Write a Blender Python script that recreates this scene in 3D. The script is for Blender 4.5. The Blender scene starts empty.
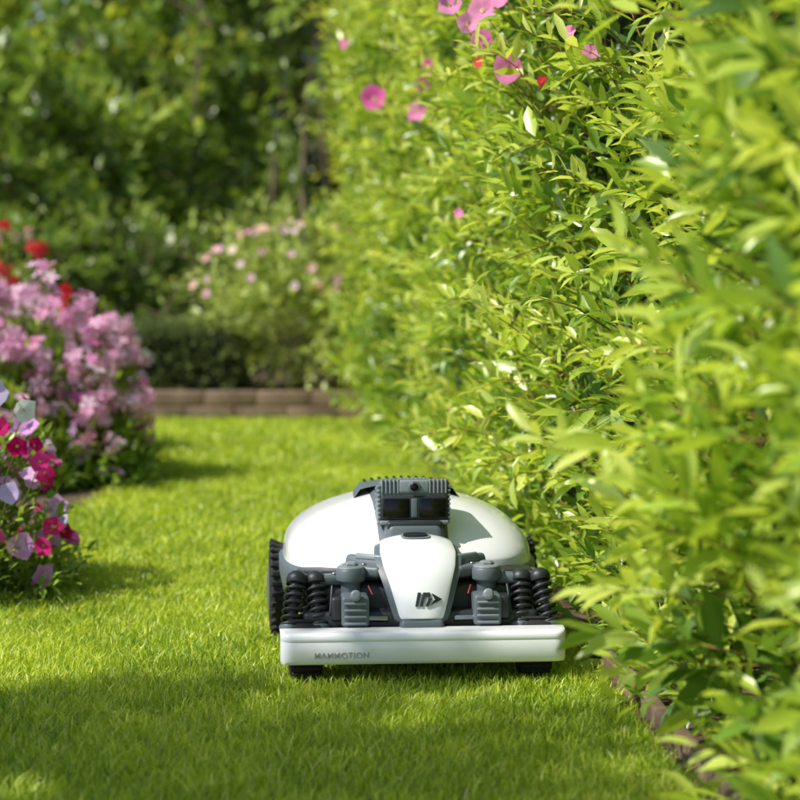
import bpy, math, random
import numpy as np
from mathutils import Vector, Matrix
random.seed(4); R=np.random.default_rng(7)
scn=bpy.context.scene
scn.view_settings.view_transform='Standard'
try: scn.view_settings.look='None'
except Exception: pass
scn.view_settings.exposure=0
# ------------------------------------------------------------------ materials
def newmat(name):
    m=bpy.data.materials.new(name); m.use_nodes=True
    nt=m.node_tree; nt.nodes.clear(); return m,nt,nt.nodes,nt.links
def ramp(n,l,fac,stops):
    r=n.new('ShaderNodeValToRGB'); e=r.color_ramp.elements
    while len(e)<len(stops): e.new(0.5)
    for i,(p,c) in enumerate(stops): e[i].position=p; e[i].color=(*c,1)
    l.new(fac,r.inputs[0]); return r
def leafmat(name,stops,trans=0.4,rough=0.35,tcol=(1.15,1.1,0.6),gloss=0.0):
    m,nt,n,l=newmat(name)
    a=n.new('ShaderNodeAttribute'); a.attribute_name='rnd'
    r=ramp(n,l,a.outputs['Fac'],stops)
    r2=ramp(n,l,a.outputs['Fac'],[(p,tuple(min(1,c[i]*tcol[i]) for i in range(3))) for p,c in stops])
    p=n.new('ShaderNodeBsdfDiffuse'); l.new(r.outputs[0],p.inputs['Color'])
    t=n.new('ShaderNodeBsdfTranslucent'); l.new(r2.outputs[0],t.inputs['Color'])
    ms=n.new('ShaderNodeMixShader'); ms.inputs[0].default_value=trans
    o=n.new('ShaderNodeOutputMaterial')
    l.new(p.outputs[0],ms.inputs[1]); l.new(t.outputs[0],ms.inputs[2])
    if gloss:
        g=n.new('ShaderNodeBsdfGlossy'); g.inputs['Roughness'].default_value=rough; g.inputs['Color'].default_value=(1,1,.95,1)
        m2=n.new('ShaderNodeMixShader'); m2.inputs[0].default_value=gloss
        l.new(ms.outputs[0],m2.inputs[1]); l.new(g.outputs[0],m2.inputs[2]); l.new(m2.outputs[0],o.inputs[0])
    else: l.new(ms.outputs[0],o.inputs[0])
    return m
def pmat(name,col,rough=0.5,metal=0,coat=0,noise=None,bump=0,bscale=200,spec=0.5):
    m,nt,n,l=newmat(name)
    p=n.new('ShaderNodeBsdfPrincipled'); p.inputs['Base Color'].default_value=(*col,1)
    p.inputs['Roughness'].default_value=rough; p.inputs['Metallic'].default_value=metal
    p.inputs['Coat Weight'].default_value=coat; p.inputs['Coat Roughness'].default_value=0.05
    p.inputs['Specular IOR Level'].default_value=spec
    tc=n.new('ShaderNodeTexCoord')
    if noise:
        no=n.new('ShaderNodeTexNoise'); no.inputs['Scale'].default_value=noise[1]; no.inputs['Detail'].default_value=4
        l.new(tc.outputs['Object'],no.inputs['Vector'])
        c2=noise[0]; r=ramp(n,l,no.outputs['Fac'],[(0.35,col),(0.65,c2)]); l.new(r.outputs[0],p.inputs['Base Color'])
    if bump:
        nb=n.new('ShaderNodeTexNoise'); nb.inputs['Scale'].default_value=bscale; nb.inputs['Detail'].default_value=3
        l.new(tc.outputs['Object'],nb.inputs['Vector'])
        b=n.new('ShaderNodeBump'); b.inputs['Strength'].default_value=bump; b.inputs['Distance'].default_value=0.002
        l.new(nb.outputs['Fac'],b.inputs['Height']); l.new(b.outputs[0],p.inputs['Normal'])
    o=n.new('ShaderNodeOutputMaterial'); l.new(p.outputs[0],o.inputs[0]); return m

M_grass=leafmat('grass_blades',[(0.0,(0.21,0.34,0.03)),(0.4,(0.46,0.60,0.055)),(0.86,(0.78,0.85,0.12)),(1.0,(0.70,0.60,0.28))],trans=0.46,tcol=(1.2,1.1,.5),gloss=.025,rough=.4)
M_hedge=leafmat('hedge_leaves',[(0.08,(0.05,0.13,0.025)),(0.38,(0.21,0.38,0.045)),(0.66,(0.56,0.70,0.09)),(1.0,(0.82,0.88,0.22))],trans=0.47,rough=0.34,gloss=.06)
M_hedgein=leafmat('hedge_inner_leaves_shaded',[(0.1,(0.03,0.075,0.02)),(0.9,(0.11,0.21,0.035))],trans=0.3,gloss=.04)  # darker copy of the hedge leaf colours; interior shade is put into the colour
M_bg1=leafmat('shrub_leaves_yellow',[(0.1,(0.22,0.32,0.03)),(0.6,(0.56,0.64,0.07)),(0.95,(0.82,0.84,0.15))],trans=0.45,gloss=.03)
M_bg2=leafmat('shrub_leaves_mid',[(0.1,(0.07,0.14,0.02)),(0.6,(0.25,0.39,0.055)),(0.95,(0.58,0.68,0.15))],trans=0.4,gloss=.04)
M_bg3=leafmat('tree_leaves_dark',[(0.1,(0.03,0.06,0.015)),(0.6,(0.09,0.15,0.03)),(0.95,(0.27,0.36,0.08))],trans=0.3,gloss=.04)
M_box=leafmat('boxwood_leaves',[(0.1,(0.07,0.10,0.04)),(0.9,(0.20,0.26,0.085))],trans=0.2)
M_rose=leafmat('rose_leaves',[(0.1,(0.22,0.32,0.07)),(0.9,(0.64,0.73,0.22))],trans=0.4,gloss=.03)
M_fl=leafmat('bedding_leaves',[(0.1,(0.09,0.19,0.03)),(0.6,(0.28,0.45,0.06)),(0.95,(0.54,0.66,0.12))],trans=0.4,gloss=.03)
W1=(1,1,1)
def petal(n,a,b,t=.35): return leafmat(n,[(0.05,a),(0.95,b)],trans=t,tcol=W1)
M_pink=petal('petals_pink',(0.86,0.34,0.62),(0.95,0.72,0.86))
M_mag=petal('petals_magenta',(0.80,0.10,0.44),(0.94,0.38,0.68))
M_crim=petal('petals_crimson',(0.58,0.01,0.13),(0.82,0.06,0.31))
M_red=petal('petals_red',(0.80,0.02,0.05),(0.9,0.10,0.14))
M_viol=petal('petals_violet',(0.46,0.32,0.82),(0.70,0.58,0.92))
M_lil=petal('petals_lilac',(0.70,0.32,0.74),(0.87,0.60,0.87))
M_whitep=petal('petals_white',(0.84,0.84,0.80),(0.9,0.9,0.88))
M_peach=petal('petals_peach',(0.85,0.48,0.44),(0.9,0.74,0.66))
M_yel=petal('petals_throat',(0.75,0.55,0.12),(0.85,0.75,0.35),.2)
M_stem=leafmat('stems',[(0.1,(0.14,0.18,0.04)),(0.9,(0.30,0.28,0.09))],trans=0.0)
M_twig=leafmat('hedge_twigs',[(0.1,(0.20,0.11,0.04)),(0.9,(0.42,0.28,0.10))],trans=0.0)
M_bark=pmat('bark',(0.14,0.10,0.06),0.85,noise=((0.28,0.21,0.14),14))
M_core=pmat('core_shade_fill',(0.012,0.022,0.007),0.95)  # near-black solid fill; paints the shaded depth inside the hedges
M_soil=pmat('soil',(0.06,0.038,0.022),0.95,noise=((0.14,0.09,0.055),30),bump=1.0,bscale=60)
M_ground=pmat('lawn_ground',(0.16,0.25,0.02),0.95,noise=((0.32,0.40,0.05),6),bump=0.8,bscale=120)
M_stone=pmat('edging_brick',(0.15,0.095,0.065),0.9,noise=((0.27,0.185,0.13),9),bump=0.7,bscale=50)
M_edge=pmat('edging_brick_dark',(0.13,0.085,0.05),0.9,noise=((0.24,0.17,0.11),20),bump=0.7,bscale=60)
# ------------------------------------------------------------------ mesh accumulator
class Acc:
    def __init__(s): s.v=[];s.f=[];s.m=[];s.r=[];s.n=0;s.mats=[]
    def mi(s,m):
        if m not in s.mats: s.mats.append(m)
        return s.mats.index(m)
    def add(s,V,faces,mat,rnd):
        N,k,_=V.shape
        if N==0: return
        base=(s.n+np.arange(N)*k)
        for fs in faces:
            arr=base[:,None]+np.array(fs)[None,:]
            s.f.append(arr); s.m.append(np.full(N,s.mi(mat)))
        s.v.append(V.reshape(-1,3)); s.r.append(np.repeat(rnd,k)); s.n+=N*k
    def build(s,name,parent=None,smooth=True):
        V=np.concatenate(s.v).astype(np.float32)
        loops=np.concatenate([a.ravel() for a in s.f]).astype(np.int32)
        tot=np.concatenate([np.full(a.shape[0],a.shape[1]) for a in s.f]).astype(np.int32)
        st=np.concatenate([[0],np.cumsum(tot)[:-1]]).astype(np.int32)
        me=bpy.data.meshes.new(name); me.vertices.add(len(V)); me.vertices.foreach_set('co',V.ravel())
        me.loops.add(len(loops)); me.loops.foreach_set('vertex_index',loops)
        me.polygons.add(len(tot)); me.polygons.foreach_set('loop_start',st)
        try: me.polygons.foreach_set('loop_total',tot)
        except Exception: pass
        me.polygons.foreach_set('material_index',np.concatenate(s.m).astype(np.int32))
        me.polygons.foreach_set('use_smooth',np.full(len(tot),smooth))
        for m in s.mats: me.materials.append(m)
        at=me.attributes.new('rnd','FLOAT','POINT'); at.data.foreach_set('value',np.concatenate(s.r).astype(np.float32))
        me.update(calc_edges=True); me.validate()
        ob=bpy.data.objects.new(name,me); scn.collection.objects.link(ob)
        if parent: ob.parent=parent
        return ob
def nrm(a): return a/np.maximum(np.linalg.norm(a,axis=-1,keepdims=True),1e-9)
def lump(a,b,s=1.0):
    return (np.sin(a*2.1*s+.5)*np.cos(b*2.7*s+1.1)+.6*np.sin(a*5.3*s+b*3.1*s)+.4*np.cos(a*9.1*s-b*8.2*s+2))/2
LT=np.array([(0,0,0),(-.42,.3,.03),(0,.3,-.02),(.42,.3,.03),(-.40,.66,.0),(0,.66,-.06),(.40,.66,.0),(0,1,-.16)],float)
LF=[(0,2,1),(0,3,2),(1,2,5,4),(2,3,6,5),(4,5,7),(5,6,7)]
QT=np.array([(0,0,0),(.5,.5,.04),(0,1,-.1),(-.5,.5,.04)],float); QF=[(0,1,2,3)]
def leaves(acc,P,D,L,W,mat,simple=False,rnd=None,up=None):
    N=len(P)
    if N==0:return
    if up is None: up=np.array([0,0,1.])+R.normal(0,.45,(N,3))
    D=nrm(D); S=nrm(np.cross(D,up)); Nn=np.cross(S,D)
    T=QT if simple else LT
    V=P[:,None,:]+D[:,None,:]*(T[None,:,1:2]*L[:,None,None])+S[:,None,:]*(T[None,:,0:1]*W[:,None,None])+Nn[:,None,:]*(T[None,:,2:3]*L[:,None,None])*R.uniform(.3,1.8,(N,1,1))
    rn=R.random(N) if rnd is None else rnd
    rn=np.clip(rn+.2*lump((P[:,0]+P[:,1])*1.5,P[:,2]*1.8),0,1)
    acc.add(V,QF if simple else LF,mat,rn)
def tubes(acc,P0,P1,r0,r1,mat,k=4):
    N=len(P0)
    D=nrm(P1-P0); h=np.where(np.abs(D[:,2:3])>.9,np.array([[1.,0,0]]),np.array([[0,0,1.]]))
    A=nrm(np.cross(D,h)); B=np.cross(D,A)
    r0=np.broadcast_to(r0,(N,)); r1=np.broadcast_to(r1,(N,))
    V=np.zeros((N,2*k,3))
    for i in range(k):
        a=2*math.pi*i/k; o=A*math.cos(a)+B*math.sin(a)
        V[:,i]=P0+o*r0[:,None]; V[:,k+i]=P1+o*r1[:,None]
    acc.add(V,[(i,(i+1)%k,k+(i+1)%k,k+i) for i in range(k)],mat,R.random(N))
def shoots(acc,B,G,L,nl,leafL,mat,ratio=.32,simple=False,stem=True,stemr=.0016,ang=(40,75),droop=.15,stemmat=None,bias=0):
    N=len(B)
    if N==0: return
    G=nrm(G); C=np.zeros((N,3)); C[:,2]=-droop*L*R.uniform(.2,1.5,N); C[:,:2]+=R.normal(0,.12,(N,2))*L[:,None]
    h=nrm(np.cross(G,np.array([0.1,.2,1.]))+1e-6); k2=np.cross(G,h)
    ph=R.uniform(0,6.28,N); base=R.random(N)
    sr=R.uniform(.7,1.3,N)
    for j in range(nl):
        t=(j+1)/nl*np.ones(N)+R.normal(0,.02,N); t=np.clip(t,.05,1)
        P=B+G*(L*t)[:,None]+C*(t**2)[:,None]
        a=ph+j*2.4+R.normal(0,.3,N)
        rad=h*np.cos(a)[:,None]+k2*np.sin(a)[:,None]
        al=np.radians(R.uniform(ang[0],ang[1],N)*(1-.45*(j/nl)))
        D=G*np.cos(al)[:,None]+rad*np.sin(al)[:,None]; D[:,2]+=.1
        ll=leafL*sr*R.uniform(.7,1.2,N)*(1-.35*(j/nl)**3)
        rn=np.clip(.35*base+.3*R.random(N)+.4*(j/nl)+bias,0,1)
        leaves(acc,P,D,ll,ll*ratio*R.uniform(.8,1.25,N),mat,simple,rn)
    if stem:
        p=B
        for q in (.33,.66,1.):
            p2=B+G*(L*q)[:,None]+C*(q**2)
            tubes(acc,p,p2,stemr*(1.25-q*.8),stemr*(1.25-(q+.3)*.8),stemmat or M_stem,3); p=p2
FT=[(0,0,-.35)]
for i in range(10): 
    a=math.pi*2*i/10; FT.append((.42*math.cos(a),.42*math.sin(a),-.02))
for i in range(10):
    a=math.pi*2*i/10; r=1.0 if i%2==0 else .84; FT.append((r*math.cos(a),r*math.sin(a),.10 if i%2==0 else .02))
FT=np.array(FT); FF=[(0,1+i,1+(i+1)%10) for i in range(10)]+[(1+i,11+i,11+(i+1)%10,1+(i+1)%10) for i in range(10)]
F5=[(0,0,-.05)];F5F=[]
for i in range(5):
    a=math.pi*2*i/5; b=len(F5)
    for (rr,da,z) in ((.55,-.42,.06),(.95,-.38,.10),(1.04,0,.04),(.95,.38,.10),(.55,.42,.06)):
        F5.append((rr*math.cos(a+da),rr*math.sin(a+da),z))
    F5F.append((0,b,b+1,b+2)); F5F.append((0,b+2,b+3,b+4))
F5=np.array(F5)
def flowers(acc,P,Nn,r,mat,five=False,throat=None):
    N=len(P)
    if N==0:return
    T,F=(F5,F5F) if five else (FT,FF)
    Nn=nrm(Nn); S=nrm(np.cross(Nn,R.normal(0,1,(N,3)))); U=np.cross(Nn,S)
    jit=1+R.normal(0,.09,(N,len(T),1)); zz=T[None,:,2:3]+R.normal(0,.09,(N,len(T),1))
    r=np.broadcast_to(r,(N,))[:,None,None]
    V=P[:,None]+(S[:,None]*T[None,:,0:1]*jit+U[:,None]*T[None,:,1:2]*jit+Nn[:,None]*zz)*r
    acc.add(V,F,mat,R.random(N))
    if throat:
        V=P[:,None]+(S[:,None]*T[None,:,0:1]*.16+U[:,None]*T[None,:,1:2]*.16+Nn[:,None]*(T[None,:,2:3]*.1+.02 if five else T[None,:,2:3]*.1-.2))*r
        acc.add(V,F,throat,R.random(N))
# ------------------------------------------------------------------ ground
def add_mesh(name,verts,faces,mat,parent=None,smooth=False,bevel=0,bseg=3,solid=0,sub=0):
    me=bpy.data.meshes.new(name); me.from_pydata([tuple(v) for v in verts],[],faces); me.update()
    me.materials.append(mat)
    ob=bpy.data.objects.new(name,me); scn.collection.objects.link(ob)
    if parent: ob.parent=parent
    if solid:
        s=ob.modifiers.new('s','SOLIDIFY'); s.thickness=solid; s.offset=-1
    if bevel:
        b=ob.modifiers.new('b','BEVEL'); b.width=bevel; b.segments=bseg; b.limit_method='ANGLE'; b.angle_limit=math.radians(35)
    if smooth or bevel:
        for p in me.polygons: p.use_smooth=True
    return ob
add_mesh('ground',[(-150,-60,0),(150,-60,0),(150,240,0),(-150,240,0)],[(0,1,2,3)],M_ground)
def xl(y): return .375-.078*(y-3.8)
hs=[(xl(y)+.0,y,.006) for y in np.linspace(-1,11,40)]+[(xl(y)+2.2,y,.006) for y in np.linspace(11,-1,40)]
add_mesh('hedge_bed_soil',hs,[tuple(range(len(hs)))],M_soil)
def bed_edge(y): return -.93+.05*math.sin(y*1.7)+.13*max(0,min(1,y-6))-.75*max(0,min(1,(y-7.4)/.5))
bs=[(bed_edge(y)-.02,y,.005) for y in np.linspace(1.0,9.4,60)]+[(-6,9.4,.005),(-6,1.0,.005)]
add_mesh('flower_bed_soil',bs[::-1],[tuple(range(len(bs)))],M_soil)
add_mesh('back_bed_soil',[(-8,9.5,.008),(3,9.5,.008),(8,40,.008),(-8,40,.008)],[(0,1,2,3)],M_soil)
acc=Acc()
def grass(x0,x1,y0,y1,dens,w,h):
    N=int((x1-x0)*(y1-y0)*dens); x=R.uniform(x0,x1,N); y=R.uniform(y0,y1,N)
    be=np.array([bed_edge(q) for q in y])
    k=(x<xl(y)+R.normal(0,.012,N))&(x>be-.03+R.normal(0,.02,N)); x=x[k];y=y[k];N=len(x)
    P=np.stack([x,y,np.zeros(N)],1)
    tuft=lump(x*9,y*9)
    hh=h*R.uniform(.45,1.25,N)*(1+.2*lump(x*4,y*4)+.2*tuft); tall=R.random(N)<.006; hh[tall]*=1.6
    lx=x-.042+.078*(y-3.8); um=(np.abs(lx)<.25)&(y>3.8)&(y<4.45); hh[um]*=.7
    a=R.uniform(0,6.283,N); lean=R.uniform(.05,1.2,N)*hh
    d=np.stack([np.cos(a),np.sin(a),np.zeros(N)],1)
    s=np.stack([-np.sin(a),np.cos(a),np.zeros(N)],1); rot=R.uniform(-1.2,1.2,N)
    s=s*np.cos(rot)[:,None]+d*np.sin(rot)[:,None]
    ww=w*R.uniform(.6,1.4,N); up=np.array([0,0,1.])
    V=np.zeros((N,5,3))
    V[:,0]=P-s*ww[:,None]*.5; V[:,1]=P+s*ww[:,None]*.5
    m=P+d*(lean*.35)[:,None]+up*(hh*.6)[:,None]
    V[:,2]=m+s*ww[:,None]*.42; V[:,3]=m-s*ww[:,None]*.42
    V[:,4]=P+d*lean[:,None]+up*(hh*R.uniform(.85,1.05,N))[:,None]
    rn=np.clip(R.random(N)**1.2*.8+.04+.22*lump(x*2.3+1,y*1.9)+.10*tuft,0,.88); rn[R.random(N)<.02]=1.0
    acc.add(V,[(0,1,2,3),(3,2,4)],M_grass,rn)
grass(-1.2,.6,2.6,5.2,26000,.0027,.024)
grass(-1.3,.4,5.2,7.5,12000,.0042,.026)
grass(-1.9,.3,7.5,9.45,7000,.006,.027)
grass(-1.2,.7,1.4,2.6,4000,.005,.026)
n=60; P=np.stack([R.uniform(-.9,.35,n),R.uniform(2.8,6.5,n),R.uniform(.02,.028,n)],1)
leaves(acc,P,R.normal(0,1,(n,3))*np.array([1,1,.2]),R.uniform(.008,.016,n),R.uniform(.005,.009,n),M_grass,True,np.ones(n))
acc.build('lawn_grass')
# ------------------------------------------------------------------ hedge
acc=Acc()
def face_x(y,z):
    b=.12*lump(y*1.6,z*2.2)+.05
    b=b+.12*np.exp(-((y-2.6)/.40)**2)*np.exp(-((z-.62)/.5)**2)
    b=b-.20*np.exp(-((y-3.95)/.36)**2)*(z>.5)*np.clip((z-.5)*3,0,1)
    b=b-.085*np.exp(-((y-3.55)/.42)**2)*np.exp(-((z-.2)/.32)**2)
    b=b+.08*np.exp(-((y-4.75)/.3)**2)*np.exp(-((z-1.0)/.4)**2)
    b=b+.14*np.exp(-((y-9.2)/1.0)**2)
    b=b*np.clip(z*2.6+np.where(y>3.9,.6,.1),0,1)
    return xl(y)-b+.06
N=5000
y=1.7+8.9*R.random(N)**1.15; z=R.uniform(.03,2.2,N)
vis=z<.8+.125*y+.25; y=y[vis]; z=z[vis]; N=len(y)
dl=np.abs(R.normal(0,.13,N))
B=np.stack([face_x(y,z)+dl+.07,y,z-.05],1)
G=np.stack([R.normal(-.8,.4,N),R.normal(-.1,.6,N),R.normal(.6,.5,N)],1)
LL=np.where(y<3.3,.080,.070)
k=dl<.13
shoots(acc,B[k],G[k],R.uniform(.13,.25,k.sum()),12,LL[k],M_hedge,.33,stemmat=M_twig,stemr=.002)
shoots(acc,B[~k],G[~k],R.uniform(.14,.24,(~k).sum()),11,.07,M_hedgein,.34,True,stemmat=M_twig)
n2=240; y=R.uniform(2.0,10,n2); z=R.uniform(.2,1.9,n2); kk=~((y>3.1)&(y<4.3)&(z<.45)); y=y[kk]; z=z[kk]; n2=len(y)
B=np.stack([face_x(y,z)+.04,y,z],1); G=np.stack([R.normal(-.6,.2,n2),R.normal(-.2,.4,n2),R.normal(.8,.3,n2)],1)
shoots(acc,B,G,R.uniform(.2,.36,n2),14,.058,M_hedge,.29,droop=.35,bias=.18,stemmat=M_twig,stemr=.0022)
n2=260; y=R.uniform(2.6,10,n2); z=R.uniform(.02,.14,n2)
B=np.stack([xl(y)+.09,y,z],1); G=np.stack([R.normal(-.5,.3,n2),R.normal(-.1,.5,n2),R.normal(.6,.3,n2)],1)
shoots(acc,B,G,R.uniform(.07,.13,n2),9,.052,M_hedge,.33)
n3=900; y=R.uniform(1.7,10.6,n3); z=R.uniform(.1,2.35,n3)
B=np.stack([xl(y)+.95+.06*lump(y,z),y,z],1); G=np.stack([R.normal(.7,.3,n3),R.normal(0,.4,n3),R.normal(.6,.3,n3)],1)
shoots(acc,B,G,R.uniform(.12,.25,n3),9,.08,M_hedge,.4,simple=True,stem=False)
y=R.uniform(1.7,10.6,n3); B=np.stack([xl(y)+R.uniform(.05,.95,n3),y,np.full(n3,2.25)],1); G=R.normal(0,.35,(n3,3)); G[:,2]=1
shoots(acc,B,G,R.uniform(.12,.3,n3),9,.08,M_hedge,.4,simple=True,stem=False)
n3=350; z=R.uniform(.1,2.3,n3); B=np.stack([R.uniform(-.1,.8,n3),10.55+R.normal(0,.05,n3),z],1); G=np.stack([R.normal(0,.4,n3),R.normal(.7,.3,n3),R.normal(.5,.3,n3)],1)
shoots(acc,B,G,R.uniform(.12,.25,n3),9,.07,M_hedge,.4,simple=True,stem=False)
n=60; y=R.uniform(1.8,10.4,n); B=np.stack([xl(y)+R.uniform(.24,.34,n),y,np.zeros(n)],1); T=B+np.stack([R.normal(.02,.05,n),R.normal(0,.15,n),R.uniform(.3,.6,n)],1)
tubes(acc,B,T,.006,.003,M_bark,5)
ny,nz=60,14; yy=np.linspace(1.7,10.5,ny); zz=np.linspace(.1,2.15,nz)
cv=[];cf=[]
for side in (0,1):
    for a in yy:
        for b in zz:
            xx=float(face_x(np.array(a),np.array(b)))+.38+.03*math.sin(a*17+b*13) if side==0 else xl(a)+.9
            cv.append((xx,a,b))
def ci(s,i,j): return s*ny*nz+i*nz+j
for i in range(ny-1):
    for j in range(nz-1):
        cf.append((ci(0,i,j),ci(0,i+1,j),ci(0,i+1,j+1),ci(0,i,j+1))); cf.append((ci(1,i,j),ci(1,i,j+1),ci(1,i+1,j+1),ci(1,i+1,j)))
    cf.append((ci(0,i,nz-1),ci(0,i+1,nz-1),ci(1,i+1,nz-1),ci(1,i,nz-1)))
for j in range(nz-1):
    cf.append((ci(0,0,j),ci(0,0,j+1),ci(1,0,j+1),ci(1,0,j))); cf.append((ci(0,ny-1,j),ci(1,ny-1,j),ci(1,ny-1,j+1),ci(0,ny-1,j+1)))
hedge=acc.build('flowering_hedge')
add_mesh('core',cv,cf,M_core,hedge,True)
fa=Acc()
FP=np.array([(.255,4.6,1.158),(.205,4.7,1.292),(.175,4.68,1.26),(.24,4.72,1.32),(.205,4.66,1.225),(.135,4.72,1.305),(-.06,7.5,1.285),(.08,6.7,1.19),(.1,6.7,1.27),(.12,6.75,1.33),(.40,4.2,1.16),(.36,4.25,1.2),(.17,5.2,.86)])
FP[:,0]-=.03
FR=np.array([.034,.032,.028,.030,.026,.030,.050,.034,.028,.028,.018,.018,.014])
flowers(fa,FP,np.array([(-.35,-1,.15)]*len(FP))+R.normal(0,.2,(len(FP),3)),FR,M_mag,False,M_yel)
tubes(fa,FP+np.array([.12,.05,-.16]),FP+np.array([.002,.004,0]),.0018,.0012,M_stem,4)
n=14; y=R.uniform(4.3,9.5,n); z=R.uniform(1.5,2.2,n); P=np.stack([face_x(y,z)-.06,y,z],1)
flowers(fa,P,np.array([(-.7,-.7,.2)]*n)+R.normal(0,.3,(n,3)),.032,M_mag,False,M_yel)
P=np.array([(.17,4.72,1.18),(.29,4.45,1.12)]); flowers(fa,P,np.array([(-.4,-.9,.2)]*2),.013,M_red)
fa.build('flowers',hedge)
# ------------------------------------------------------------------ edging under hedge
ed=bpy.data.objects.new('brick_edging',None); scn.collection.objects.link(ed)
yv=1.6; vs=[];fs=[]
def boxverts(c,s,yaw=0,tilt=0):
    o=[]
    for dz in(-.5,.5):
        for dx,dy in((-.5,-.5),(.5,-.5),(.5,.5),(-.5,.5)):
            p=Vector((dx*s[0],dy*s[1],dz*s[2])); p=Matrix.Rotation(yaw,3,'Z')@Matrix.Rotation(tilt,3,'Y')@p
            o.append((c[0]+p.x,c[1]+p.y,c[2]+p.z))
    return o
BF=[(0,3,2,1),(4,5,6,7),(0,1,5,4),(1,2,6,5),(2,3,7,6),(3,0,4,7)]
while yv<4.2:
    L=random.uniform(.19,.22); b=len(vs)
    vs+=boxverts((xl(yv+L/2)+.025+random.uniform(-.004,.004),yv+L/2,.014+random.uniform(-.005,.004)),(.026,L-.006,.05),math.atan(.078)+random.uniform(-.03,.03),random.uniform(-.08,.08))
    fs+=[tuple(i+b for i in f) for f in BF]; yv+=L
add_mesh('bricks',vs,fs,M_edge,ed,bevel=.006,bseg=2)
wl=bpy.data.objects.new('low_brick_wall',None); scn.collection.objects.link(wl)
vs=[];fs=[]
for row in range(2):
    x=-4.5+row*.12
    while x<.6:
        L=random.uniform(.22,.25); b=len(vs)
        vs+=boxverts((x+L/2,9.5+random.uniform(-.003,.003),.03+row*.066),(L-.006,.11,.061)); fs+=[tuple(i+b for i in f) for f in BF]; x+=L
add_mesh('bricks',vs,fs,M_stone,wl,bevel=.004,bseg=2)
add_mesh('mortar',boxverts((-1.95,9.502,.06),(5.1,.10,.12)),BF,M_edge,wl)
add_mesh('raised_bed_soil',boxverts((-2,12.05,.05),(12,4.93,.1)),BF,M_soil)
# ------------------------------------------------------------------ shrubs
def shrub(name,c,rad,ns,nl,leafL,mat,simple=True,ratio=.45,L=(.2,.4),zmin=.1,inner=None,stems=8,lf=.25,updir=.5,stemr=.004,trunk=.02,build=True,shell=.45):
    acc=Acc(); c=np.array(c,float); rad=np.array(rad,float)
    d=nrm(R.normal(0,1,(ns,3))); az=np.arctan2(d[:,1],d[:,0]); 
    rr=(1+lf*lump(az*1.5+c[0],d[:,2]*3+c[1],1.0))
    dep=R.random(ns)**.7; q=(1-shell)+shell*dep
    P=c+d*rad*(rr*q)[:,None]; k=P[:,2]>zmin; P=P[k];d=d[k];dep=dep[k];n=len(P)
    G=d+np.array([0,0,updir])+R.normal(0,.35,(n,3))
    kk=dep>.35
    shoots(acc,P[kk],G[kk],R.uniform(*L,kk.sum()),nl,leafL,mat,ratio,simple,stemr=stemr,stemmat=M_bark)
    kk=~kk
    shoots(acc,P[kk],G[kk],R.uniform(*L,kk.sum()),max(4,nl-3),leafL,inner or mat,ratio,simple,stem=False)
    base=np.array([c[0],c[1],0.])
    if stems:
        m=stems; a=R.uniform(0,6.28,m); b0=base+np.stack([np.cos(a)*.12*rad[0],np.sin(a)*.12*rad[1],np.zeros(m)],1)
        pr=b0; 
        tgt=c+np.stack([np.cos(a)*rad[0]*.6,np.sin(a)*rad[1]*.6,R.uniform(-.1,.7,m)*rad[2]],1)
        for i in range(4):
            t=(i+1)/4; nx=b0*(1-t)+tgt*t+R.normal(0,.03*rad[0],(m,3)); nx[:,2]=b0[:,2]*(1-t**.8)+tgt[:,2]*t**.8
            tubes(acc,pr,nx,trunk*(1-i*.2),trunk*(1-(i+1)*.2),M_bark,6)
            br=nx+R.normal(0,.25,(m,3))*rad; br[:,2]=nx[:,2]+abs(br[:,2]-nx[:,2]); tubes(acc,nx,br,trunk*.35,trunk*.15,M_bark,4)
            pr=nx
    return acc.build(name) if build else acc
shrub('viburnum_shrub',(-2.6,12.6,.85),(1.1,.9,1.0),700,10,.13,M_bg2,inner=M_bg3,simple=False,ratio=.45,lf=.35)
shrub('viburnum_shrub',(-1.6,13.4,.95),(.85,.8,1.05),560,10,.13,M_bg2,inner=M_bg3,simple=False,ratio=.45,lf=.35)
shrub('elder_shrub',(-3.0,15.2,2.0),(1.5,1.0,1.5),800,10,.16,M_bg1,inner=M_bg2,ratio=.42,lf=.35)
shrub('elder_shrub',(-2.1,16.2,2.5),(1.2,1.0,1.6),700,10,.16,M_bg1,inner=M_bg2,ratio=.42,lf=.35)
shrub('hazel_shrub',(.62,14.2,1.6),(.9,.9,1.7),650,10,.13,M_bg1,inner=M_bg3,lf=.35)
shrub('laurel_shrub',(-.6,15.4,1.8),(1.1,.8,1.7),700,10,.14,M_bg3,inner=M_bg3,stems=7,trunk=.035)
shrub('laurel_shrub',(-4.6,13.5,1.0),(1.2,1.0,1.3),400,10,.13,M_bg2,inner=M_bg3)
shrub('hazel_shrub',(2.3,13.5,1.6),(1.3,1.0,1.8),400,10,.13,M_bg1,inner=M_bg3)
acc=Acc()
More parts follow.
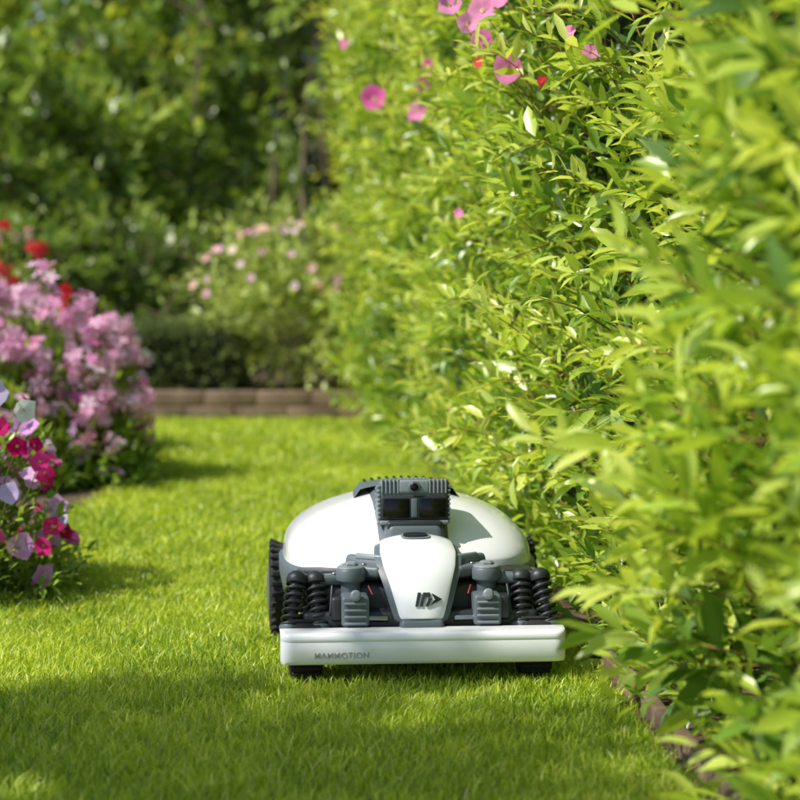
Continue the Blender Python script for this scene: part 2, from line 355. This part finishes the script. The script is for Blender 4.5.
for (x,yb,t) in ((-.60,12.3,.022),(-.47,12.4,.015),(-.76,12.6,.017),(-.33,12.5,.012),(-1.25,12.8,.014)):
    pr=np.array([[x,yb,0.]]); bend=random.uniform(-.03,.035)
    for i in range(9):
        nx=pr+np.array([[random.uniform(-.03,.03)+bend,random.uniform(-.04,.04),.42]]); tubes(acc,pr,nx,t*(1-i*.07),t*(1-(i+1)*.07),M_bark,7)
        if i>3:
            m=7;d=nrm(R.normal(0,1,(m,3))+np.array([0,0,.3])); B=np.repeat(nx,m,0); 
            tubes(acc,B,B+d*.4,.008,.003,M_bark,4)
            shoots(acc,B+d*.35,d,R.uniform(.25,.5,m),12,.12,M_bg2,.42,True)
            shoots(acc,B+d*.12,d+R.normal(0,.4,(m,3)),R.uniform(.25,.5,m),12,.12,M_bg3,.42,True)
        elif i>0:
            m=3;d=nrm(R.normal(0,1,(m,3))+np.array([0,0,.3])); B=np.repeat(nx,m,0); tubes(acc,B,B+d*.3,.005,.002,M_bark,4)
            shoots(acc,B+d*.2,d,R.uniform(.2,.35,m),9,.09,M_bg2,.42,True)
        pr=nx
acc.build('multi_stem_tree')
acc=Acc()
n=3800; x=R.uniform(-9,9,n); x[:800]=R.uniform(-2.2,.6,800); z=R.uniform(.2,7.0,n); z[:800]=R.uniform(.3,4.5,800); yy=19.5+1.2*lump(x*.7,z*.8)+R.uniform(0,1.6,n)
B=np.stack([x,yy,z],1); G=np.stack([R.normal(0,.5,n),R.normal(-.7,.4,n),R.normal(.5,.4,n)],1)
k=(lump(x*.9+2,z*1.1)>-.05)&~((x>-1.9)&(x<.1))
shoots(acc,B[k],G[k],R.uniform(.4,.8,k.sum()),11,.22,M_bg1,.5,True,stem=False)
shoots(acc,B[~k],G[~k],R.uniform(.4,.8,(~k).sum()),11,.22,M_bg3,.5,True,stem=False)
for i in range(13):
    x=-8.5+i*1.4+random.uniform(-.3,.3); pr=np.array([[x,21.3,0.]])
    for j in range(6):
        nx=pr+np.array([[random.uniform(-.12,.12),random.uniform(-.1,.1),1.1]]); tubes(acc,pr,nx,.11*(1-j*.11),.11*(1-(j+1)*.11),M_bark,8)
        if j>1:
            d=R.normal(0,1,(5,3)); d[:,2]=abs(d[:,2])*.5; tubes(acc,np.repeat(nx,5,0),nx+nrm(d)*1.0,.03,.012,M_bark,5)
        pr=nx
acc.build('tree_belt')
acc=Acc()
def boxh(x0,x1,y0,y1,z1,n):
    p=[];g=[]
    for _ in range(n):
        s=random.random()
        if s<.45: p.append((random.uniform(x0,x1),y0,random.uniform(.08,z1)));g.append((0,-1,.2))
        elif s<.8: p.append((random.uniform(x0,x1),random.uniform(y0,y1),z1));g.append((0,0,1))
        elif s<.9: p.append((x1,random.uniform(y0,y1),random.uniform(.08,z1)));g.append((1,0,.2))
        else: p.append((random.uniform(x0,x1),y1,random.uniform(.08,z1)));g.append((0,1,.2))
    P=np.array(p);G=np.array(g)+R.normal(0,.3,(n,3)); P+=R.normal(0,.012,P.shape)
    shoots(acc,P-nrm(G)*.05,G,R.uniform(.06,.09,n),7,.022,M_box,.5,True,stem=False)
boxh(-3.2,-.74,9.80,10.30,.40,4600)
bh=acc.build('boxwood_hedge')
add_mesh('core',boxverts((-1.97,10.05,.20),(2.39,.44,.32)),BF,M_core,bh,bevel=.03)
acc=shrub('rose',(-.42,10.05,.44),(.42,.36,.38),540,9,.06,M_rose,simple=False,ratio=.45,L=(.12,.30),zmin=.2,stems=9,trunk=.008,stemr=.002,build=False,shell=.6,lf=.45)
n2=30; B=np.array([-.52,9.9,.45])+R.normal(0,1,(n2,3))*np.array([.14,.1,.1]); G=np.stack([R.normal(-.5,.6,n2),R.normal(-.2,.3,n2),R.normal(.8,.2,n2)],1)
shoots(acc,B,G,R.uniform(.3,.5,n2),12,.05,M_rose,.45,droop=.3,bias=.1)
n=44; d=nrm(R.normal(0,1,(n,3))); d[:,2]=abs(d[:,2])*.9; d[:,1]=-abs(d[:,1]); P=np.array([-.46,9.98,.50])+d*np.array([.52,.42,.42])
flowers(acc,P[:18],d[:18]+np.array([0,-.5,.3]),.027,M_peach); flowers(acc,P[:18]+.004,d[:18]+np.array([0,-.5,.4]),.018,M_peach)
flowers(acc,P[18:],d[18:]+np.array([0,-.5,.3]),.020,M_pink)
acc.build('rose_bush')
shrub('spirea_shrub',(.0,10.4,.4),(.35,.4,.45),260,9,.06,M_bg1,simple=False,L=(.1,.25),trunk=.008,stemr=.002)
shrub('fern_shrub',(-1.6,11.6,.40),(.9,.5,.45),400,10,.07,M_bg2,inner=M_bg3,L=(.15,.3),trunk=.01)
# ------------------------------------------------------------------ flower beds left
def flowerbush(c,rad,ns,leafL,clusters,L=(.08,.16),nl=9,five=True):
    acc=Acc(); c=np.array(c,float); rad=np.array(rad,float)
    d=nrm(R.normal(0,1,(ns,3))); d[:,2]=np.abs(d[:,2]); az=np.arctan2(d[:,1],d[:,0])
    rr=1+.14*lump(az*2,d[:,2]*3); q=R.uniform(.45,.95,ns)
    P=c+d*rad*(rr*q)[:,None]; P[:,2]=np.maximum(P[:,2]-.06,.01)
    G=d+np.array([0,0,.6])+R.normal(0,.3,(ns,3))
    shoots(acc,P,G,R.uniform(*L,ns),nl,leafL,M_fl,.35,False,stemr=.0018)
    m=160; B=c+R.normal(0,.25,(m,3))*rad*np.array([1,1,0]); d=nrm(R.normal(0,1,(m,3)));d[:,2]=abs(d[:,2]); tubes(acc,B,c+d*rad*.8,.003,.002,M_stem,4)
    for (mat,ncl,per,cr,fr,zlo,zhi,thr) in clusters:
        for _ in range(ncl):
            a=random.uniform(0,6.283); s=random.uniform(zlo,zhi); cc=math.sqrt(max(0,1-s*s)); dd=np.array([cc*math.cos(a),cc*math.sin(a),s])
            rq=1+.14*float(lump(np.array(a*2),np.array(s*3)))
            ctr=c+dd*rad*rq*random.uniform(.92,1.16)
            e=nrm(R.normal(0,1,(per,3))+dd*.9+np.array([0,0,.4])); 
            PP=ctr+e*cr*R.uniform(.4,1.6,(per,1)); PP[:,2]=np.maximum(PP[:,2],.03)
            flowers(acc,PP,e+R.normal(0,.35,(per,3)),fr*R.uniform(.75,1.2,per),mat,five,thr)
            tubes(acc,np.repeat((ctr-dd*.12)[None],per,0),PP-e*.004,.0015,.001,M_stem,3)
    return acc
a=flowerbush((-1.34,7.1,.0),(.5,.5,.58),1000,.05,[(M_pink,125,10,.05,.025,.35,1,None),(M_mag,12,6,.05,.022,.3,.9,None),(M_whitep,9,3,.05,.018,.4,1,None),(M_lil,24,4,.04,.024,.05,.5,None)])
a.build('phlox_plant')
flowerbush((-1.03,7.0,.0),(.2,.26,.30),260,.05,[(M_pink,12,6,.04,.023,.4,1,None),(M_lil,8,3,.04,.022,.1,.7,None)]).build('phlox_plant')
a=flowerbush((-1.95,7.4,.0),(.5,.5,.6),400,.05,[(M_pink,70,9,.05,.024,.2,1,None)]); a.build('phlox_plant')
a=flowerbush((-1.50,7.9,.0),(.34,.4,.78),400,.05,[(M_red,12,5,.03,.028,.6,1,None),(M_peach,16,5,.03,.022,.6,1,None)]); a.build('geranium_plant')
def petunia(c,rad,ns=420,k=1):
    return flowerbush(c,rad,ns,.042,[(M_crim,int(15*k),2,.022,.025,.1,.98,M_yel),(M_lil,int(24*k),2,.02,.028,.1,.95,M_whitep),(M_viol,int(18*k),2,.02,.027,.3,1,M_whitep),(M_mag,int(12*k),2,.02,.025,.05,.9,None),(M_whitep,3,1,.01,.026,.5,1,M_yel),(M_crim,int(26*k),2,.015,.012,.1,.9,None)],L=(.07,.15),nl=9,five=False)
a=petunia((-1.04,4.85,0),(.28,.3,.44))
P=np.array([(-.80,4.58,.435),(-.82,4.60,.355),(-.775,4.62,.32),(-.755,4.66,.175),(-.775,4.64,.135),(-.77,4.66,.29),(-.86,4.56,.475),(-.89,4.54,.30),(-.88,4.53,.22),(-.85,4.57,.40),(-.83,4.56,.26)])
nn=np.array([(.25,-1,.3)]*11)+R.normal(0,.3,(11,3))
flowers(a,P[:1],nn[:1],.027,M_whitep,False,M_yel); flowers(a,P[6:7],nn[6:7],.032,M_viol,False,M_whitep); flowers(a,P[7:9],nn[7:9],.032,M_lil,False,M_whitep)
flowers(a,P[1:6],nn[1:6],.024,M_crim,False,M_yel); flowers(a,P[9:10],nn[9:10],.024,M_crim,False,None); flowers(a,P[10:],nn[10:],.026,M_viol,False,M_whitep)
tubes(a,P+np.array([-.06,.1,-.12]),P+np.array([0,.006,0]),.002,.0015,M_stem,4)
a.build('petunia_plant')
petunia((-1.42,5.1,0),(.3,.35,.45),260,.6).build('petunia_plant')
petunia((-1.6,4.3,0),(.3,.35,.4),220,.6).build('petunia_plant')
# ------------------------------------------------------------------ shade tree out to the left of the camera
el=math.radians(50); az=math.radians(23)
S=Vector((-math.cos(el)*math.cos(az),-math.cos(el)*math.sin(az),math.sin(el)))
def up_to(px,py,z): t=z/S.z; return (px+S.x*t,py+S.y*t,z)
acc=Acc()
cz=4.2
tx,ty,_=up_to(-.62,3.02,cz)
pr=np.array([[tx-.3,ty-.3,0.]])
for i in range(7):
    nx=pr+np.array([[.05,.04,.56]])+R.normal(0,.03,(1,3)); tubes(acc,pr,nx,.11*(1-i*.1),.11*(1-(i+1)*.1),M_bark,10); pr=nx
    if i>3:
        d=nrm(R.normal(0,1,(9,3))+np.array([0,0,.2])); tubes(acc,np.repeat(nx,9,0),nx+d*np.array([.8,.7,.5]),.03,.01,M_bark,6)
n=820; d=nrm(R.normal(0,1,(n,3))); P=np.array([tx,ty,cz])+d*np.array([.82,.74,.42])*(R.random((n,1))**.4)*(1+.25*lump(np.arctan2(d[:,1],d[:,0])*2,d[:,2]*2))[:,None]
shoots(acc,P,d+np.array([0,0,.3])+R.normal(0,.4,(n,3)),R.uniform(.15,.3,n),10,.08,M_bg3,.5,True,stemmat=M_bark)
acc.build('apple_tree')
# ------------------------------------------------------------------ robot mower
MW=pmat('white_gloss_plastic',(0.86,0.87,0.90),0.2,coat=.6)
MS=pmat('slate_plastic',(0.11,0.138,0.155),0.42,bump=.15,bscale=600)
MSL=pmat('slate_plastic_light',(0.21,0.245,0.265),0.4,bump=.15,bscale=600)
MK=pmat('black_plastic',(0.022,0.025,0.028),0.42,bump=.2,bscale=500)
MR=pmat('rubber',(0.014,0.014,0.014),0.75,bump=.5,bscale=200)
MG=pmat('black_glass',(0.003,0.003,0.004),0.12,spec=.35)
MM=pmat('steel',(0.35,0.36,0.37),0.3,metal=1)
MT=pmat('grey_print',(0.33,0.34,0.36),0.5)
MRD=pmat('red_wire',(0.35,0.03,0.02),0.5)
mow=bpy.data.objects.new('robot_lawn_mower',None); scn.collection.objects.link(mow)
mow.location=(.044,3.8,0); mow.rotation_euler=(0,0,math.atan(.078))
def bx(name,c,s,mat,bev=.004,tilt=None,seg=3,taper=None):
    vs=[]
    for dz in(-.5,.5):
        for dx,dy in((-.5,-.5),(.5,-.5),(.5,.5),(-.5,.5)):
            k=1
            if taper and dz>0: k=taper
            p=Vector((dx*s[0]*k,dy*s[1]*k,dz*s[2]))
            if tilt is not None: p=tilt@p
            vs.append((c[0]+p.x,c[1]+p.y,c[2]+p.z))
    return add_mesh(name,vs,BF,mat,mow,bevel=bev,bseg=seg)
def lathe(name,p0,p1,prof,mat,k=32,parent=mow,smooth=True):
    p0=Vector(p0);p1=Vector(p1);D=(p1-p0);q=D.normalized().to_track_quat('Z','Y').to_matrix();Ln=D.length
    vs=[];fs=[]
    for (t,r) in prof:
        for i in range(k):
            a=2*math.pi*i/k; v=p0+q@Vector((r*math.cos(a),r*math.sin(a),t*Ln)); vs.append(v)
    for j in range(len(prof)-1):
        for i in range(k): fs.append((j*k+i,j*k+(i+1)%k,(j+1)*k+(i+1)%k,(j+1)*k+i))
    fs.append(tuple(range(k))[::-1]); fs.append(tuple((len(prof)-1)*k+i for i in range(k)))
    o=add_mesh(name,vs,fs,mat,parent,smooth=smooth)
    if smooth:
        b=o.modifiers.new('b','BEVEL'); b.width=.0012;b.segments=2;b.limit_method='ANGLE';b.angle_limit=math.radians(40)
    return o
def coil(name,p0,p1,r,wire,turns,mat):
    p0=Vector(p0);p1=Vector(p1);D=p1-p0;q=D.normalized().to_track_quat('Z','Y').to_matrix();Ln=D.length
    cu=bpy.data.curves.new(name,'CURVE');cu.dimensions='3D';cu.bevel_depth=wire;cu.bevel_resolution=3
    sp=cu.splines.new('POLY');n=int(turns*20);sp.points.add(n)
    for i in range(n+1):
        a=2*math.pi*turns*i/n; v=p0+q@Vector((r*math.cos(a),r*math.sin(a),Ln*i/n)); sp.points[i].co=(*v,1)
    cu.materials.append(mat);o=bpy.data.objects.new(name,cu);scn.collection.objects.link(o);o.parent=mow;return o
def bumper():
    W=.2565;plan=[]
    xs=[-W+W*.0001]+[-W+.022*(1-math.cos(t)) for t in np.linspace(.15,math.pi/2,9)]
    xs=xs+list(np.linspace(-W+.03,W-.03,20))+[-x for x in xs[::-1]]
    for x in xs:
        u=x/W; yb=.0012*u*u; e=max(0,abs(x)-(W-.022)); yb+= .022-math.sqrt(max(0,.022**2-e*e)) if e>0 else 0
        plan.append((x,yb))
    prof=[(.050,.050),(.012,.042),(.004,.0435),(.0,.050),(.0,.082),(.0010,.0838),(.0010,.0848),(.0002,.0862),(.0015,.0935),(.005,.0978),(.012,.0995),(.050,.1005)]
    vs=[];fs=[]
    for x,yb in plan:
        for (py,pz) in prof: vs.append((x,yb+py if py<.04 else .055,pz))
    k=len(prof)
    for i in range(len(plan)-1):
        for j in range(k-1): fs.append((i*k+j,(i+1)*k+j,(i+1)*k+j+1,i*k+j+1))
        fs.append((i*k+k-1,(i+1)*k+k-1,(i+1)*k,i*k))
    fs.append(tuple(range(k))); fs.append(tuple((len(plan)-1)*k+j for j in range(k))[::-1])
    return add_mesh('front_bumper',vs,fs,MW,mow,smooth=True)
b=bumper()
es=b.modifiers.new('e','EDGE_SPLIT'); es.split_angle=math.radians(50)
bx('bumper_backing',(0,.07,.074),(.47,.03,.042),MK)
tc=bpy.data.curves.new('label','FONT'); tc.body='MAMMOTION'; tc.size=.0145; tc.extrude=.0006; tc.space_character=1.12; tc.offset=.0001
to=bpy.data.objects.new('label',tc); scn.collection.objects.link(to); to.parent=mow; to.rotation_euler=(math.radians(90),0,0); to.location=(-.197,-.0003,.056); tc.materials.append(MT)
bx('chassis',(0,.40,.115),(.40,.56,.11),MK,.02)
bx('front_deck',(0,.15,.10),(.43,.15,.05),MK,.01)
bx('deck_cover',(0,.20,.15),(.45,.08,.07),MK,.014)
a_=.239;n_=3.3;cy=.44;bf=.245;bb=.26
def sup(th,r,off=0):
    c,s=math.cos(th),math.sin(th); x=(a_+off)*r*math.copysign(abs(c)**(2/n_),c); yy=math.copysign(abs(s)**(2/n_),s)
    yy=yy*r*((bf+off) if s<0 else (bb+off)); return x,cy+yy
def domez(x,y):
    yy=(y-cy)/(bf if y<cy else bb); r=(abs(x/a_)**n_+abs(yy)**n_)**(1/n_); r=min(r,1)
    fw=max(0,-yy)/(r+1e-6) if r>1e-6 else 0
    fw=fw*fw; q=.54+.30*fw
    return .196+.114*(max(0,1-r**2.0))**q*(1-.05*min(1,(x/.12)**2))
rs=[0,.15,.3,.42,.54,.64,.73,.80,.86,.90,.935,.96,.978,.99,.997,1.0]; K=96; vs=[(0,cy,domez(0,cy))];fs=[]
for r in rs[1:]:
    for i in range(K):
        x,yv=sup(2*math.pi*i/K,r); vs.append((x,yv,domez(x,yv) if r<1 else .196))
for i in range(K):x,yv=sup(2*math.pi*i/K,1.0,.002);vs.append((x,yv,.180))
for i in range(K): fs.append((0,1+i,1+(i+1)%K))
for j in range(len(rs)-1):
    for i in range(K): fs.append((1+j*K+i,1+(j+1)*K+i,1+(j+1)*K+(i+1)%K,1+j*K+(i+1)%K))
add_mesh('shell',vs,fs,MW,mow,smooth=True)
vs=[];fs=[];pro=[(-.004,.1805),(.006,.1805),(.010,.176),(.010,.150),(.004,.12),(-.01,.10)]
for (o,z) in pro:
    for i in range(K):
        x,yv=sup(2*math.pi*i/K,1.0,off=o); vs.append((x,yv,z))
for j in range(len(pro)-1):
    for i in range(K): fs.append((j*K+i,(j+1)*K+i,(j+1)*K+(i+1)%K,j*K+(i+1)%K))
add_mesh('skirt',vs,fs,MS,mow,smooth=True)
def patch(name,y0,y1,wf,off,mat,nx=16,ny=24):
    vs=[];fs=[]
    for j in range(ny+1):
        yv=y0+(y1-y0)*j/ny; w=wf(j/ny)
        for i in range(nx+1):
            x=w*(-1+2*i/nx); e=max(0,abs(-1+2*i/nx)-.88)/.12
            vs.append((x,yv,domez(x,yv)+off-(off+.001)*e**2))
    for j in range(ny):
        for i in range(nx): a=j*(nx+1)+i; fs.append((a,a+1,a+nx+2,a+nx+1))
    return add_mesh(name,vs,fs,mat,mow,smooth=True)
patch('spine',.225,.50,lambda t:.066+.012*t,.006,MS)
patch('rear_cover',.40,.66,lambda t:.104-.025*t*t,.014,MS)
for i in range(11):
    x=-.075+i*.015
    bx('vent_rib',(x,.50,domez(x,.50)+.0130),(.006,.09,.003),MK,.001)
bx('neck',(0,.245,.235),(.125,.10,.07),MS,.015,taper=.85)
bx('neck_collar',(0,.235,.262),(.105,.06,.02),MK,.006)
for s in(-1,1):
    T=Matrix.Rotation(s*math.radians(38),3,'Z')@Matrix.Rotation(math.radians(-18),3,'X')
    bx('shoulder',(s*.088,.175,.196),(.085,.045,.03),MS,.009,T)
    bx('shoulder_ridge',(s*.088,.158,.212),(.06,.014,.012),MSL,.004,T)
def nosepath(v):
    pts=[(.222,.247),(.175,.243),(.125,.226),(.085,.192),(.062,.150),(.05,.112)]
    t=v*(len(pts)-1); i=min(int(t),len(pts)-2); f=t-i
    def cr(a,b,c,d,f): return .5*((2*b)+(-a+c)*f+(2*a-5*b+4*c-d)*f*f+(-a+3*b-3*c+d)*f**3)
    g=lambda k:pts[max(0,min(len(pts)-1,k))]
    return tuple(cr(g(i-1)[q],g(i)[q],g(i+1)[q],g(i+2)[q],f) for q in(0,1))
def nosew(v):
    ks=[(0,.054),(.04,.062),(.12,.069),(.35,.073),(.5,.069),(.75,.054),(.9,.045),(.96,.041),(1,.035)]
    for (a,b),(c,d) in zip(ks,ks[1:]):
        if v<=c: return b+(d-b)*(v-a)/(c-a)
    return ks[-1][1]
def nosept(u,v,ws=1,wo=0,off=0):
    y,z=nosepath(v); y2,z2=nosepath(min(1,v+.02)); y1,z1=nosepath(max(0,v-.02))
    ty,tz=y2-y1,z2-z1; l=math.hypot(ty,tz) or 1; ny,nz=tz/l,-ty/l
    if nz<0 and ny>0: ny,nz=-ny,-nz
    cr=-.012*abs(u)**2.6+off
    return (u*(nosew(v)*ws+wo),y+ny*cr,z+nz*cr)
def nose(name,v0,v1,ws,wo,off,mat,th,nu=18,nv=28):
    vs=[];fs=[]
    for j in range(nv+1):
        for i in range(nu+1): vs.append(nosept(-1+2*i/nu,v0+(v1-v0)*j/nv,ws,wo,off))
    for j in range(nv):
        for i in range(nu): a=j*(nu+1)+i; fs.append((a,a+nu+1,a+nu+2,a+1))
    return add_mesh(name,vs,fs,mat,mow,smooth=True,solid=th,bevel=.002 if th>.002 else 0)
nose('nose_housing',0,1,1.0,.008,-.006,MS,.03)
nose('nose_panel',.03,.975,.97,0,.003,MW,.008)
def decal(name,pts,mat,off=.0042):
    vs=[nosept(u,v,.97,0,off) for u,v in pts]; return add_mesh(name,vs,[tuple(range(len(pts)))],mat,mow,solid=.0015)
decal('vent_rim',[(.40*math.copysign(abs(math.cos(a))**.7,math.cos(a))-.02,.165+.072*math.copysign(abs(math.sin(a))**.7,math.sin(a))) for a in [2*math.pi*i/28 for i in range(28)]],MSL,.0044)
decal('vent_dark_plate',[(.34*math.copysign(abs(math.cos(a))**.7,math.cos(a))-.02,.165+.052*math.copysign(abs(math.sin(a))**.7,math.sin(a))) for a in [2*math.pi*i/28 for i in range(28)]],MG,.0056)  # dark plate on the panel, painting the shade of an open slot
def lp(x,y): return (x*1.35-.14,.81-y*.055)
for poly in ([(-.10,-1),(.0,1),(.09,1),(-.01,-1)],[(.03,-1),(.14,1),(.32,1),(.34,.35),(.2,.35),(.12,-1)],[(.2,-1),(.29,.2),(.38,.2),(.29,-1)],[(.36,.9),(.66,.1),(.33,-.9),(.46,0)]):
    decal('logo',[lp(*p) for p in poly],MK,.0046)
bx('chin',(0,.065,.100),(.08,.04,.028),MS,.009)
T=Matrix.Rotation(math.radians(-6),3,'X')
PC=Vector((0,.262,.302))
def pb(name,c,s,mat,bev=.004,seg=3):
    p=PC+T@Vector(c); return bx(name,p,s,mat,bev,T,seg)
pb('sensor_pod',(0,0,0),(.136,.078,.086),MS,.011,4)
pb('pod_brow',(0,-.034,.029),(.060,.016,.026),MSL,.005)
pb('pod_window_bezel',(0,-.0385,-.011),(.126,.008,.046),MK,.004)
pb('pod_lens_window',(-.034,-.0415,-.011),(.050,.006,.036),MG,.004)
pb('pod_lens_window',(.034,-.0415,-.011),(.050,.006,.036),MG,.004)
pb('pod_centre_window',(0,-.0405,-.011),(.012,.006,.036),MS,.002)
pb('pod_frame_bottom',(0,-.038,-.038),(.130,.010,.008),MSL,.003)
for i in range(17):
    x=-.060+i*.120/16
    if abs(x)<.027: 
        pb('fin',(x,.012,.0425),(.0036,.05,.006),MSL,.0013); continue
    pb('fin',(x,-.013,.0295),(.0036,.058,.027),MSL,.0014)
for s in(-1,1):
    for i in range(9): pb('side_fin',(s*.0660,-.024,.030-.0084*i),(.006,.032,.0040),MSL,.0014)
    for i in range(6): pb('side_fin_rear',(s*.0660,.020,.026-.011*i),(.006,.03,.0045),MSL,.0014)
p=PC+T@Vector((0,-.040,.028)); q=PC+T@Vector((0,-.0465,.028))
lathe('camera_ring',p,q,[(0,.0115),(.8,.0115),(1,.0100)],MS); 
lathe('camera_lens',PC+T@Vector((0,-.0455,.028)),PC+T@Vector((0,-.0490,.028)),[(0,.0080),(.6,.0075),(1,.004)],MG)
for s in(-1,1):
    for (x0,x1,y0,y1,z1) in ((.238,.222,.080,.125,.184),(.184,.190,.078,.13,.182)):
        p0=(s*x0,y0,.09);p1=(s*x1,y1,z1)
        lathe('shock_rod',p0,p1,[(0,.009),(.5,.009),(.5,.012),(1,.012)],MK,20)
        v0=Vector(p0);v1=Vector(p1)
        coil('shock_spring',v0.lerp(v1,.08),v0.lerp(v1,.86),.0168,.0034,6.0,MK)
        lathe('shock_cap',v0.lerp(v1,.86),v0.lerp(v1,1.08),[(0,.019),(.35,.020),(.7,.018),(1,.010)],MK,24)
        lathe('shock_seat',v0.lerp(v1,-.02),v0.lerp(v1,.08),[(0,.019),(1,.021)],MS,24)
    lathe('knuckle_post',(s*.125,.125,.14),(s*.125,.125,.200),[(0,.018),(.5,.018),(.6,.027),(.9,.027),(1,.023)],MS,28)
    lathe('knuckle_bolt',(s*.125,.125,.200),(s*.125,.125,.209),[(0,.014),(.7,.014),(1,.010)],MSL,6,smooth=False)
    lathe('knuckle_ring',(s*.125,.125,.196),(s*.125,.125,.203),[(0,.025),(.6,.025),(1,.020)],MSL,28)
    bx('upper_arm',(s*.100,.150,.190),(.09,.038,.022),MS,.008,Matrix.Rotation(s*math.radians(35),3,'Z'))
    bx('upper_arm_out',(s*.155,.135,.176),(.07,.03,.02),MS,.007,Matrix.Rotation(s*math.radians(-12),3,'Z'))
    for (qx,qy,qz) in ((.100,.140,.203),(.078,.168,.205),(.155,.128,.188)):
        lathe('arm_screw',(s*qx,qy,qz-.004),(s*qx,qy,qz+.002),[(0,.005),(.8,.005),(1,.003)],MM,12)
    bx('motor_block',(s*.120,.085,.128),(.050,.06,.056),MS,.006)
    for i in range(4): bx('motor_rib',(s*.120,.053,.108+i*.012),(.040,.006,.004),MSL,.0015)
    bx('motor_side',(s*.152,.095,.13),(.022,.05,.045),MK,.006)
    lathe('motor_hub',(s*.120,.055,.158),(s*.120,.046,.161),[(0,.010),(.7,.010),(1,.007)],MSL,20)
    lathe('tie_rod',(s*.06,.075,.112),(s*.20,.085,.112),[(0,.006),(1,.006)],MM,14)
    bx('lower_arm',(s*.17,.09,.098),(.12,.03,.014),MK,.005)
    lathe('wire',(s*.094,.105,.168),(s*.087,.088,.154),[(0,.0015),(1,.0015)],MRD,10)
    lathe('wire',(s*.160,.100,.170),(s*.165,.075,.120),[(0,.0025),(1,.0025)],MK,10)
    bx('fender',(s*.205,.185,.162),(.07,.09,.04),MS,.016)
    lathe('front_wheel',(s*.178,.098,.058),(s*.240,.098,.058),[(0,.04),(.05,.052),(.2,.056),(.8,.056),(.95,.052),(1,.04)],MR,40)
    vs=[];fs=[]
    for i in range(22):
        a=2*math.pi*i/22; c=(s*.209,.098+.056*math.cos(a),.058+.056*math.sin(a)); b0=len(vs)
        Tm=Matrix.Rotation(a,3,'X')
        for v in boxverts((0,0,0),(.052,.008,.007)):
            p=Tm@Vector(v); vs.append((c[0]+p.x,c[1]+p.y,c[2]+p.z))
        fs+=[tuple(q+b0 for q in f) for f in BF]
    add_mesh('front_wheel_tread',vs,fs,MR,mow,bevel=.0015,bseg=2)
    lathe('rear_wheel',(s*.210,.53,.095),(s*.268,.53,.095),[(0,.06),(.04,.085),(.2,.093),(.8,.093),(.96,.085),(1,.06)],MR,48)
    lathe('rear_hub',(s*.263,.53,.095),(s*.272,.53,.095),[(0,.055),(.6,.052),(1,.02)],MS,32)
    vs=[];fs=[]
    for i in range(30):
        a=2*math.pi*i/30
        for kx in(-1,1):
            c=(s*.239+kx*.014,.53+.093*math.cos(a+kx*.05),.095+.093*math.sin(a+kx*.05)); b0=len(vs); Tm=Matrix.Rotation(a,3,'X')
            for v in boxverts((0,0,0),(.026,.009,.010),yaw=kx*.4):
                p=Tm@Vector(v); vs.append((c[0]+p.x,c[1]+p.y,c[2]+p.z))
            fs+=[tuple(q+b0 for q in f) for f in BF]
    add_mesh('rear_wheel_tread',vs,fs,MR,mow,bevel=.0015,bseg=2)
# ------------------------------------------------------------------ light, world, camera
w=bpy.data.worlds.new('World'); scn.world=w; w.use_nodes=True; nt=w.node_tree; nt.nodes.clear()
sk=nt.nodes.new('ShaderNodeTexSky'); sk.sky_type='NISHITA'; sk.sun_disc=False; sk.sun_elevation=el; sk.sun_rotation=math.atan2(S.x,S.y)
bg=nt.nodes.new('ShaderNodeBackground'); bg.inputs[1].default_value=.15; o=nt.nodes.new('ShaderNodeOutputWorld')
nt.links.new(sk.outputs[0],bg.inputs[0]); nt.links.new(bg.outputs[0],o.inputs[0])
ld=bpy.data.lights.new('sun','SUN'); ld.energy=5; ld.angle=math.radians(.5); ld.color=(1,.95,.84)
lo=bpy.data.objects.new('sun',ld); scn.collection.objects.link(lo); lo.rotation_euler=S.to_track_quat('Z','Y').to_euler(); lo.location=(-5,-3,8)
cd=bpy.data.cameras.new('camera'); co=bpy.data.objects.new('camera',cd); scn.collection.objects.link(co); scn.camera=co
cd.sensor_width=36; cd.lens=97.1; cd.clip_start=.05; cd.clip_end=600
co.location=(0,0,.8); co.rotation_euler=(math.radians(90-4.29),0,0)
cd.dof.use_dof=True; cd.dof.focus_distance=3.92; cd.dof.aperture_fstop=3.8
